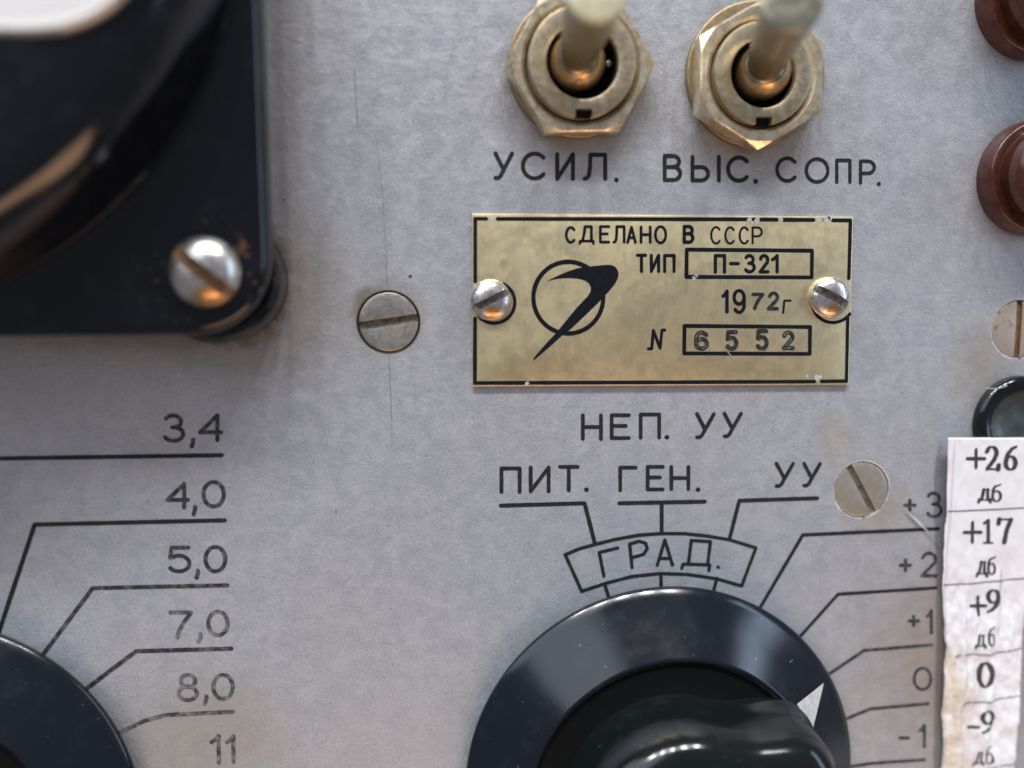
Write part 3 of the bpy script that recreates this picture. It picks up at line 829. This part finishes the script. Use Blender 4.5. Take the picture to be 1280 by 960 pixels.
def toggle(c, rb, rhole, rc, rot, rw, nutz, bz, tip_px, ball_px, label, wc, capmat):
    t = thing('toggle_switch', c.x, c.y, 0, label, 'switch', 'toggle switches above the nameplate')
    wv = wc - c
    b = lathe(rp([(rw, 0.02), (rw, 0.95, 0.3), (rw - 0.35, 1.0), (rb, 1.0)], 4), 128)
    bmesh.ops.translate(b, verts=b.verts, vec=(wv.x, wv.y, 0))
    link('washer', b, M['zinc_wash'], t)
    b = hexnut(rc, rb + 0.28, nutz - 1.0, rot, 0.35)
    bmesh.ops.translate(b, verts=b.verts, vec=(0, 0, 1.0))
    link('nut', b, M['zinc_nut'], t, 22)
    # threaded bushing with a keyway notch
    pr = [(rb, 0.3)]
    z = 1.2
    while z < bz - 0.9:
        pr += [(rb, z), (rb - 0.22, z + 0.22), (rb, z + 0.44)]
        z += 0.46
    pr += [(rb, bz - 0.5), (rb, bz - 0.25), (rb - 0.12, bz - 0.05), (rb - 0.3, bz), (rhole + 0.35, bz), (rhole + 0.1, bz - 0.1), (rhole, bz - 0.3), (rhole - 0.1, 0.35)]
    b = lathe(pr + [(0.01, 0.3)], 128)
    b.verts.ensure_lookup_table()
    b.faces.new([b.verts[i] for i in range(127, -1, -1)])
    b.faces.new([b.verts[len(b.verts) - 128 + i] for i in range(128)])
    bmesh.ops.recalc_face_normals(b, faces=b.faces)
    ny = -rb
    me = cut(b, [box_bm(-1.0 + .15, 1.0 + .15, ny - 1, ny + 1.0, bz - 1.3, bz + 1)], 0.0)
    link_me('bushing', me, M['zinc'], t, 30)
    link('bore', lathe(rp([(rhole - 0.12, bz - 0.75), (rhole - 0.16, 0.5), (0, 0.5)]), 64), M['dark'], t)
    link('keyway', box_bm(-0.83, 1.13, ny + 0.12, ny + 0.97, bz - 1.28, bz - 0.95), M['dark'], t)
    # lever: ball, flared stick and tip
    bc = P(*ball_px, 2.1) - c
    tp = P(*tip_px, 19.5) - c
    p0, p1 = Vector((bc.x, bc.y, 2.1)), Vector((tp.x, tp.y, 19.5))
    ax = (p1 - p0)
    L = ax.length
    q = ax.to_track_quat('Z', 'Y').to_matrix().to_4x4()
    q.translation = p0
    R = 3.45
    ball = [(R * math.sin(a), -R * math.cos(a)) for a in [PI * k / 26 for k in range(1, 19)]]
    ball = [(r, z) for r, z in ball if not (z > 0 and r < 2.1)]
    stem = [(2.08, 2.56), (2.15, 3.4), (2.45, 7), (2.7, 11), (2.9, 15), (3.0, L - 0.7)]
    b = lathe(ball + stem, 72)
    b.transform(q)
    link('lever', b, M['lever'], t, 50)
    b = lathe([(R * 1.003 * math.sin(a), -R * 1.003 * math.cos(a)) for a in [PI * k / 40 for k in range(8, 31)] if not (math.cos(a) < 0 and R * math.sin(a) < 2.12)], 72)
    b.transform(q)
    link('ball', b, M['lever_ball'], t, 60)
    b = lathe(rp([(3.0, L - 0.72), (3.1, L - 0.6, .1), (3.1, L, 0.35), (2.2, L + 0.06), (0, L + 0.1)], 6), 72)
    b.transform(q)
    link('tip', b, M[capmat], t, 60)
    pin = solid_lathe(rp([(0.42, 0), (0.42, 0.5, 0.2), (0.0, 0.62)]), 16)
    bmesh.ops.translate(pin, verts=pin.verts, vec=(rhole - 0.75, 0.3, bz - 2.2))
    link('pin', pin, M['zinc_wash'], t)
    return t
c1 = P(728.8, 76, 4.2)
toggle(c1, rmm(728, 76, 69.5, 4.2), rmm(728, 76, 46, 4.2), rmm(728, 76, 96.5, 3), math.radians(2), rmm(720, 80, 88, .8), 3.2, 4.2, (746, -12), (720, 78), 'left zinc toggle switch with creamy tip, over the word УСИЛ.', P(721, 84, .5), 'lever_cap')
c2 = P(955, 91, 4.2)
toggle(c2, rmm(955, 90, 63.5, 4.2), rmm(955, 90, 41.5, 4.2), rmm(955, 90, 91, 3.6), math.radians(30), rmm(945, 90, 89, .8), 3.7, 4.2, (992, 0), (952, 90), 'right zinc toggle switch with bright-rimmed tip, over the word ВЫС.', P(944, 94, .5), 'lever_cap_dull')

# ------------------------------------------------------------------ binding posts at the right edge
def post(cx, cy, label):
    c = P(cx, cy)
    t = thing('binding_post', c.x, c.y, 0, label, 'terminal', 'brown terminals at the right edge')
    link('collar', lathe(rp([(7.3, 0.0), (7.35, 1.4, .8), (6.95, 2.6, .5), (5.9, 2.3, .3), (5.2, 2.2)], 6), 96), M['brown'], t)
    b = lathe(rp([(5.6, 2.0), (5.8, 3.4, .3), (6.1, 4.2, .4), (6.1, 5.6, .9), (5.2, 6.6, .6), (2.4, 6.9, .2), (2.2, 6.3, .2), (1.9, 6.2)], 6), 96)
    link('cap', b, M['brown'], t)
    link('stud', lathe(rp([(1.85, 5.5), (1.85, 7.8, .3), (0, 8.0)], 5), 48), M['zinc'], t)
post(1286, 223.5, 'brown terminal cap level with the word СОПР.')
post(1285.5, 2, 'brown terminal cap in the upper right corner')

# ------------------------------------------------------------------ round black socket
c = P(1270.5, 528)
t = thing('round_socket', c.x, c.y, 0, 'round black socket partly covered by the paper strip', 'socket')
link('rim', lathe(rp([(6.35, 0), (6.35, 0.8, .4), (5.7, 1.4, .5), (4.7, 1.2, .3), (4.3, 0.9, .2), (4.1, 0.55)], 6), 96), M['black'], t)
link('insert', lathe(rp([(4.3, 0.8), (3.7, 0.6, .5), (2.2, 0.12, .8), (0, 0.05)], 8), 96, 0.15, 4), m_plain('dull_grey_socket_plastic', (0.06, 0.07, 0.066), 0.32, 0, 0.5, 0.5, 0.3), t)

# ------------------------------------------------------------------ meter
mc = (-75.4, 54.7)
t = thing('panel_meter', mc[0], mc[1], 0, 'black round-faced meter on a square flange with pale window', 'meter')
def rrect(hx, hy, r, n=10):
    out = []
    for sx, sy, a0 in ((1, 1, 0), (-1, 1, 90), (-1, -1, 180), (1, -1, 270)):
        for k in range(n + 1):
            a = math.radians(a0 + 90 * k / n)
            out.append((sx * (hx - r) + r * math.cos(a), sy * (hy - r) + r * math.sin(a)))
    return out
bm = bmesh.new()
rings = []
for ins, z in ((1.0, 6.0), (0.3, 6.2), (0.0, 6.7), (0.0, 8.6), (0.12, 9.2), (0.45, 9.7), (0.95, 9.95), (1.6, 10.0)):
    rings.append([(x, y, z) for x, y in rrect(48.1 - ins, 48.0 - ins, 8.2 - ins)])
loops(bm, rings, True, True)
link('flange', bm, M['meter'], t, 40)
for sx, sy in ((1, -1), (-1, -1), (1, 1), (-1, 1)):
    b = lathe(rp([(7.3, 0), (7.3, 5.2, .6), (6.6, 6.05), (5, 6.05)], 5), 96)
    bmesh.ops.translate(b, verts=b.verts, vec=(sx * 41.2, sy * 41.8, 0))
    link('mounting_boss', b, M['meter'], t)
# round housing: slightly flared wall, shoulder step, domed face
link('bezel', lathe(rp([(47.6, 9.9), (47.3, 10.4, .3), (46.2, 16.5, 1.2), (45.6, 18.2, .8), (43.8, 20.2, 1.5), (41.5, 20.9, 1.0), (36, 21.1), (20, 21.2), (0, 21.2)], 7), 192), M['meter'], t, 50)
wo = [(-47.6, 33.9), (-44.2, 34.0), (-41.6, 34.45), (-38.7, 35.8), (-36.3, 37.9), (-34.2, 41), (-33.2, 46), (-33.2, 58)]
right = [(x - mc[0], y - mc[1]) for x, y in wo]
out = right + [(right[-1][0] - 2, 16), (right[-1][0] - 7, 23), (20, 27)]
out = [(0, -20.85), (14, -20.85)] + out + [(0, 27.4)] + [(-x, y) for x, y in reversed([(14, -20.85)] + out)]
def smooth_ring(pts, n=8):
    res = []
    m = len(pts)
    for i in range(m):
        p0, p1, p2, p3 = (Vector(pts[(i + k) % m]) for k in (-1, 0, 1, 2))
        for k in range(n):
            u = k / n
            q = 0.5 * ((2 * p1) + (p2 - p0) * u + (2 * p0 - 5 * p1 + 4 * p2 - p3) * u * u + (3 * p1 - p0 - 3 * p2 + p3) * u ** 3)
            res.append(q)
    return res
so = smooth_ring(out)
def offs(ring, d):
    m = len(ring)
    res = []
    for i in range(m):
        tv = (ring[(i + 1) % m] - ring[i - 1]).normalized()
        res.append(ring[i] + Vector((-tv.y, tv.x)) * d)
    return res
def slab(ring, prof, cf=False):
    bm = bmesh.new()
    loops(bm, [[(p.x, p.y, z) for p in offs(ring, d)] for d, z in prof], cf, True)
    return bm
link('dial', slab(so, [(1.3, 21.1), (1.3, 21.45)]), M['card'], t)
rb = bmesh.new()
loops(rb, [[(p.x, p.y, z) for p in offs(so, d)] for d, z in ((-.05, 21.0), (0.0, 21.35), (0.12, 21.6), (0.35, 21.72), (0.7, 21.6), (1.3, 21.47))], False, False)
link('window_rim', rb, M['glass_rim'], t, 60)
link('window_glass', slab(so, [(0.5, 21.62), (0.5, 21.7)]), M['glass'], t)
dome_screw(254, 339.8, 45.6, 10.0, 2.7, -40, 1.45, 'nickel', 'slot', 'large rusty round-head screw in the corner of the black meter flange', 11.4)
bm = bmesh.new()
for _ in range(46):
    a = random.uniform(0, 2 * PI); r = random.gauss(5.3, .7)
    if abs(math.sin(a)) > .8 and random.random() < .5: continue
    p = P(254, 339.8, 10) + Vector((r * math.cos(a), r * math.sin(a))) - Vector(mc)
    disc(bm, p, random.uniform(.03, .13), 10.01, None, 8, .5)
for _ in range(22):
    p = P(304 + random.gauss(0, 4), 311 + random.gauss(0, 5), 10) - Vector(mc)
    disc(bm, p, random.uniform(.06, .2), 10.012, None, 8, .5)
link('rust_speck', bm, m_plain('rust_dust', (0.16, 0.075, 0.035), 0.8, 0, 0.3), t)

# ------------------------------------------------------------------ knobs
half = [(19.6, 0), (19.45, 1.4), (18.9, 2.9), (17.9, 4.2), (16.2, 5.5), (14.0, 6.8), (12.2, 7.9), (10.6, 9.3), (8.6, 11.3), (6.2, 12.9), (3.4, 14.0), (0.3, 14.4)]
full = half + [(14.5 * math.cos(math.radians(a)), 14.5 * math.sin(math.radians(a))) for a in range(102, 180, 13)]
full = full + [(-14.5, 0)] + [(x, -y) for x, y in reversed(full[1:])]
kring = smooth_ring(full, 5)
def knob(x, y, ang, label):
    t = thing('rotary_knob', x, y, 0, label, 'knob', 'black pointer knobs with skirts', math.radians(ang))
    link('skirt', lathe(rp([(25.0, 1.4), (25.75, 1.7, .3), (25.95, 2.4, .5), (25.3, 3.0, .5), (22, 5.2), (18.7, 7.9, .35), (18.2, 7.8), (17.8, 7.2)], 6), 192), M['knob_skirt'], t, 50)
    link('recess_ring', lathe([(18.3, 7.5), (17.6, 7.3), (14.0, 7.9), (10, 8.2)], 128), M['knob_ring'], t)
    link('spindle', lathe([(12, 0.0), (12, 7.9)], 64), M['knob_ring'], t)
    kb = slab(kring, [(-0.1, 7.6), (-0.1, 8.3), (0.1, 8.55), (0.3, 11.0), (0.5, 13.6), (0.7, 14.8), (1.1, 15.8), (1.7, 16.6), (2.5, 17.2), (3.3, 17.5), (4.2, 17.65), (5.0, 17.7)])
    link('grip', kb, M['knob_grip'], t, 50)
    # white pointer mark on the cone of the skirt
    bm = bmesh.new()
    def cz(r): return 3.0 + (25.3 - r) * (7.9 - 3.0) / (25.3 - 18.7) + 0.05
    rows = []
    for k in range(9):
        u = k / 8
        r = 19.6 + (24.4 - 19.6) * u
        w_ = (1 - u) * 2.1 + 0.02
        rows.append([bm.verts.new((r * math.cos(a), r * math.sin(a), cz(r) + 0.0)) for a in [(-w_ + 2 * w_ * j / 6) / r for j in range(7)]])
    for a_, b_ in zip(rows, rows[1:]):
        for j in range(6):
            bm.faces.new((a_[j], b_[j], b_[j + 1], a_[j + 1]))
    link('pointer_mark', bm, M['white'], t)
    bm = bmesh.new()
    rr = random.Random(int(x * 10))
    for _ in range(15):
        r0 = rr.uniform(19.2, 24.8); a0 = rr.uniform(0, 2 * PI); ln = rr.choice((0.1, 0.15, 0.25, 0.6)); wd = rr.uniform(0.02, 0.05)
        da = rr.uniform(-0.5, 0.5) * ln / r0
        q = [(r0, a0 - wd / r0), (r0 + ln, a0 + da - wd / r0), (r0 + ln, a0 + da + wd / r0), (r0, a0 + wd / r0)]
        bm.faces.new([bm.verts.new((p_[0] * math.cos(p_[1]), p_[0] * math.sin(p_[1]), cz(p_[0]) - 0.02)) for p_ in q])
    o_ = link('dust_fleck', bm, M['scratch_light'], t)
    o_['kind'] = 'stuff'
    return t
knob(19.5, -52.0, 31, 'large black pointer knob with white mark under the word ГРАД.')
knob(-72.1, -52.2, 165, 'black pointer knob at the left below the 4,0 mark')

# ------------------------------------------------------------------ paper strip
def PS(px, py):
    return P(px, py, 1.5 - 1.0 * min(1.0, max(0.0, (py - 547) / 230)))
EL = [(540, 1184.7), (547, 1184.7), (600, 1184.2), (640, 1183), (690, 1180), (731, 1179), (790, 1180.5), (820, 1181.2), (850, 1179.5), (890, 1177.8), (925, 1180), (960, 1177.5), (1030, 1179)]
ER = [(540, 1288), (640, 1286), (731, 1282), (786, 1279.3), (868, 1274.8), (957, 1267.7), (1030, 1262)]
def interp(tab, y):
    for (a, b), (c_, d) in zip(tab, tab[1:]):
        if y <= c_:
            return b + (d - b) * (y - a) / (c_ - a)
    return tab[-1][1]
X0 = PS(1184, 700).x
def paper_h(x, y):
    """height of the paper above the panel at panel position (x, y) in mm"""
    top = PS(1220, 547).y
    d = (top - y)                                  # mm below the strip's top edge
    h = 1.62 - 1.05 * min(1, max(0, d / 22.0))
    k = min(1, max(0, (d - 15) / 14.0))
    cr1 = PS(1203, 800).x + 0.25 * math.sin(d * .45)
    cr2 = PS(1251, 800).x + 0.18 * math.sin(d * .35 + 1) - max(0, d - 20) * 0.012
    h += k * 0.5 * math.exp(-((x - cr1) / 0.55) ** 2)
    h -= k * 0.30 * math.exp(-((x - cr2) / 0.5) ** 2)
    h += (0.12 + 0.25 * k) * noise.noise(Vector((x * .33, y * .22, 2.0)))
    h += (0.04 + 0.2 * k) * noise.noise(Vector((x * 1.3, y * .5, 7.0)))
    h += (0.03 + 0.10 * k) * noise.noise(Vector((x * 2.6, y * 1.3, 17.0)))
    h += k * 0.16 * math.sin(d * 0.76) * max(0, 1 - abs(x - cr1) / 4)
    return h
sc0 = PS(1230, 760)
strip = thing('paper_strip', 0, 0, 0, 'white paper label strip with decibel figures under clear tape', 'label')
def strip_mesh(y0, y1, xl, xr, nx, ny, dz, jag=0.0, ext=0.0):
    bm = bmesh.new()
    rows = []
    for j in range(ny + 1):
        y = y0 + (y1 - y0) * j / ny
        a, b = xl(y), xr(y)
        a += jag * noise.noise(Vector((y * .035, 3.1, 0))) + jag * .35 * noise.noise(Vector((y * .3, 7.1, 0)))
        row = []
        for i in range(nx + 1):
            p = PS(a + (b - a) * i / nx, y)
            row.append(bm.verts.new((p.x, p.y, paper_h(p.x, p.y) + dz(i / nx, j / ny))))
        rows.append(row)
    for a, b in zip(rows, rows[1:]):
        for i in range(nx):
            bm.faces.new((a[i], b[i], b[i + 1], a[i + 1]))
    return bm
bm = strip_mesh(547, 1030, lambda y: interp(EL, y), lambda y: interp(ER, y), 60, 180, lambda u, v: 0, 2.0)
ps = link('paper', bm, M['paper'], strip, 60)
so_ = ps.modifiers.new('thick', 'SOLIDIFY'); so_.thickness = 0.00012; so_.offset = -1
def serif_word(gl, label, bold=(.24, .68), mat='print'):
    """bold roman figures drawn with a broad pen: thin level strokes, thick upright ones"""
    bm = bmesh.new()
    for ch, x0, y0, x1, y1 in gl:
        def q(u, v): return PS(x0 + (x1 - x0) * u, y1 - (y1 - y0) * v)
        G = {
            '+': ([[(0, .5), (1, .5)], [(.5, 0), (.5, 1)]], 'e'),
            '-': ([[(0, .5), (1, .5)]], 'e'),
            '2': ([[(.06, .76)] + arc(.46, .72, .36, .24, 160, -20, 12) + [(.62, .42), (.1, .06)], [(.1, .05), (.95, .05)], [(.95, .04), (.98, .2)]], 'n'),
            '6': ([[(.92, .96), (.6, .88), (.3, .68), (.14, .4)] + arc(.5, .3, .38, .27, 170, 530, 26)], 'n'),
            '9': ([[(.08, .04), (.4, .12), (.7, .32), (.86, .6)] + arc(.5, .7, .38, .27, -10, 350, 26)], 'n'),
            '1': ([[(.55, .95), (.55, .05)], [(.15, .84), (.5, .96)], [(.12, .02), (.95, .02)]], 'n'),
            '7': ([[(.04, .78), (.08, .95)], [(.06, .95), (.95, .95)], [(.93, .93), (.62, .5), (.45, .03)]], 'n'),
            '0': ([arc(.5, .5, .38, .47, 90, 450, 30)], 'n'),
            'д': ([[(0, -.12), (.04, .08)], [(.0, .06), (1, .06)], [(.98, -.12), (.96, .08)], [(.24, .08), (.36, .6), (.42, .95)], [(.36, .95), (.84, .95)], [(.76, .95), (.76, .08)]], 'n'),
            'б': ([arc(.5, .32, .38, .3, 90, 450, 24), [(.14, .36), (.16, .66), (.34, .86), (.9, .98)]], 'n'),
        }[ch]
        k = (x1 - x0) / 17.0
        th, tk = bold
        for pl in G[0]:
            pts = [q(u, v) for u, v in pl]
            if G[1] == 'e':
                stroke(bm, pts, (th + tk) * .5, .05, 0, paper_h, None, 0.3)
            else:
                stroke(bm, pts, th, .05, 0, paper_h, (th, tk * min(1.1, max(k, .62))), 0.3)
    return link('lettering', bm, M[mat], strip, 60, label)
serif_word([('+', 1208.5, 562, 1230, 584), ('2', 1231.5, 557, 1247.5, 587.5), ('6', 1254, 557, 1270.5, 587.5)], 'printed figure +26')
serif_word([('д', 1223, 611, 1237.8, 625.5), ('б', 1238.5, 605, 1251.5, 626.8)], 'printed unit дб under +26', (.17, .52))
serif_word([('+', 1204.9, 653, 1226, 677.5), ('1', 1228, 649, 1241, 679), ('7', 1247.5, 647.5, 1264.5, 678.4)], 'printed figure +17')
serif_word([('д', 1220.7, 701.5, 1233.8, 718), ('б', 1234, 695.5, 1245.5, 718.5)], 'printed unit дб under +17', (.17, .52))
serif_word([('+', 1213.5, 746.5, 1232.3, 768), ('9', 1233.5, 737, 1250.5, 766)], 'printed figure +9')
serif_word([('д', 1218.4, 793, 1231.2, 807.5), ('б', 1233.8, 783, 1243.5, 807)], 'printed unit дб under +9', (.15, .46))
serif_word([('0', 1221, 828, 1242.5, 859.5)], 'printed figure 0', (.22, .7))
serif_word([('-', 1210, 904, 1223, 912), ('9', 1225.5, 888.5, 1244.5, 916)], 'printed figure -9', (.22, .62))
serif_word([('д', 1217, 939, 1229.8, 955), ('б', 1232, 933, 1242, 956)], 'printed unit дб under -9', (.14, .42))
for pl in ([(1184.5, 639.2), (1235, 637), (1285, 634.2)], [(1180.5, 731.5), (1235, 727.5), (1281, 723)],
           [(1187, 825.5), (1195, 821), (1203.5, 817.2), (1220, 818), (1238, 818.6), (1255, 813.5), (1278, 810)],
           [(1196, 885), (1206, 877.5), (1240, 877.5), (1255, 872), (1274, 869.3)],
           [(1235, 962), (1250, 957.5), (1267, 954)]):
    bm = bmesh.new()
    stroke(bm, [PS(x, y) for x, y in pl], .17, .05, 0, paper_h, None, .4)
    link('row_line', bm, M['print_grey'], strip, 60)
bm = bmesh.new()
stroke(bm, [PS(x, y) for x, y in ((1252, 712), (1251, 735), (1250, 756))], .07, .05, 0, paper_h, None, .4)
stroke(bm, [PS(x, y) for x, y in ((1249.5, 776), (1249, 795))], .06, .05, 0, paper_h, None, .4)
link('crease_line', bm, M['print_grey'], strip)
# crumpled yellowed tape along the lower left edge and clear film lapping on to the panel
bm = strip_mesh(812, 1030, lambda y: interp(EL, y) - .8, lambda y: 1192 + min(10, (y - 812) * .13) + 1.6 * math.sin(y * .06), 14, 110,
                lambda u, v: 0.10 + 0.10 * math.sin(u * 9 + v * 7) * (1 - u) + 0.08 * noise.noise(Vector((u * 4, v * 14, 1))), 2.2)
link('torn_edge', bm, M['torn'], strip, 60)
bm = bmesh.new()
rows = []
for j in range(121):
    y = 551 + (1030 - 551) * j / 120
    xe = interp(EL, y)
    xl = interp([(551, 1176), (575, 1171), (620, 1168), (700, 1171), (800, 1172), (900, 1169), (1030, 1168)], y) + 1.4 * noise.noise(Vector((y * .06, 0, 5)))
    row = []
    for i in range(13):
        u = i / 12
        p = P(xl + (xe + 3 - xl) * u, y, 0.3 + 0.4 * u)
        hh = paper_h(p.x, p.y)
        row.append(bm.verts.new((p.x, p.y, 0.08 + (hh + 0.22 - 0.08) * u ** 1.6 + 0.05 * noise.noise(Vector((u * 3, y * .05, 8))))))
    rows.append(row)
for a, b in zip(rows, rows[1:]):
    for i in range(12):
        bm.faces.new((a[i], b[i], b[i + 1], a[i + 1]))
link('tape_film', bm, M['film'], strip, 60)
bm = bmesh.new()
stroke(bm, [P(x, y, .5) for x, y in ((1135, 638), (1142, 645), (1152, 655), (1163, 667), (1177, 682))], .42, .35, .12, None, None, .3, lambda t_: 0.15 + 1.1 * math.sin(PI * min(1, t_ * 1.3 + .05)) * (1 - t_) if t_ < .75 else .2)
link('film_sliver', bm, M['white'], strip, 60, 'whitish torn sliver of tape lying over the +3 line')
bm = bmesh.new()
stroke(bm, [P(x, y, 1.6) for x, y in ((1233, 485), (1243, 486), (1254, 484.5), (1260, 482))], .10, 1.5, 0, None, None, .3)
link('film_sliver', bm, M['white'], strip, 60)

for o in bpy.data.objects:
    if o.name.split('.')[0] in ('dirt_speck', 'paint_chip', 'rust_speck', 'worn_spot'):
        o['kind'] = 'stuff'
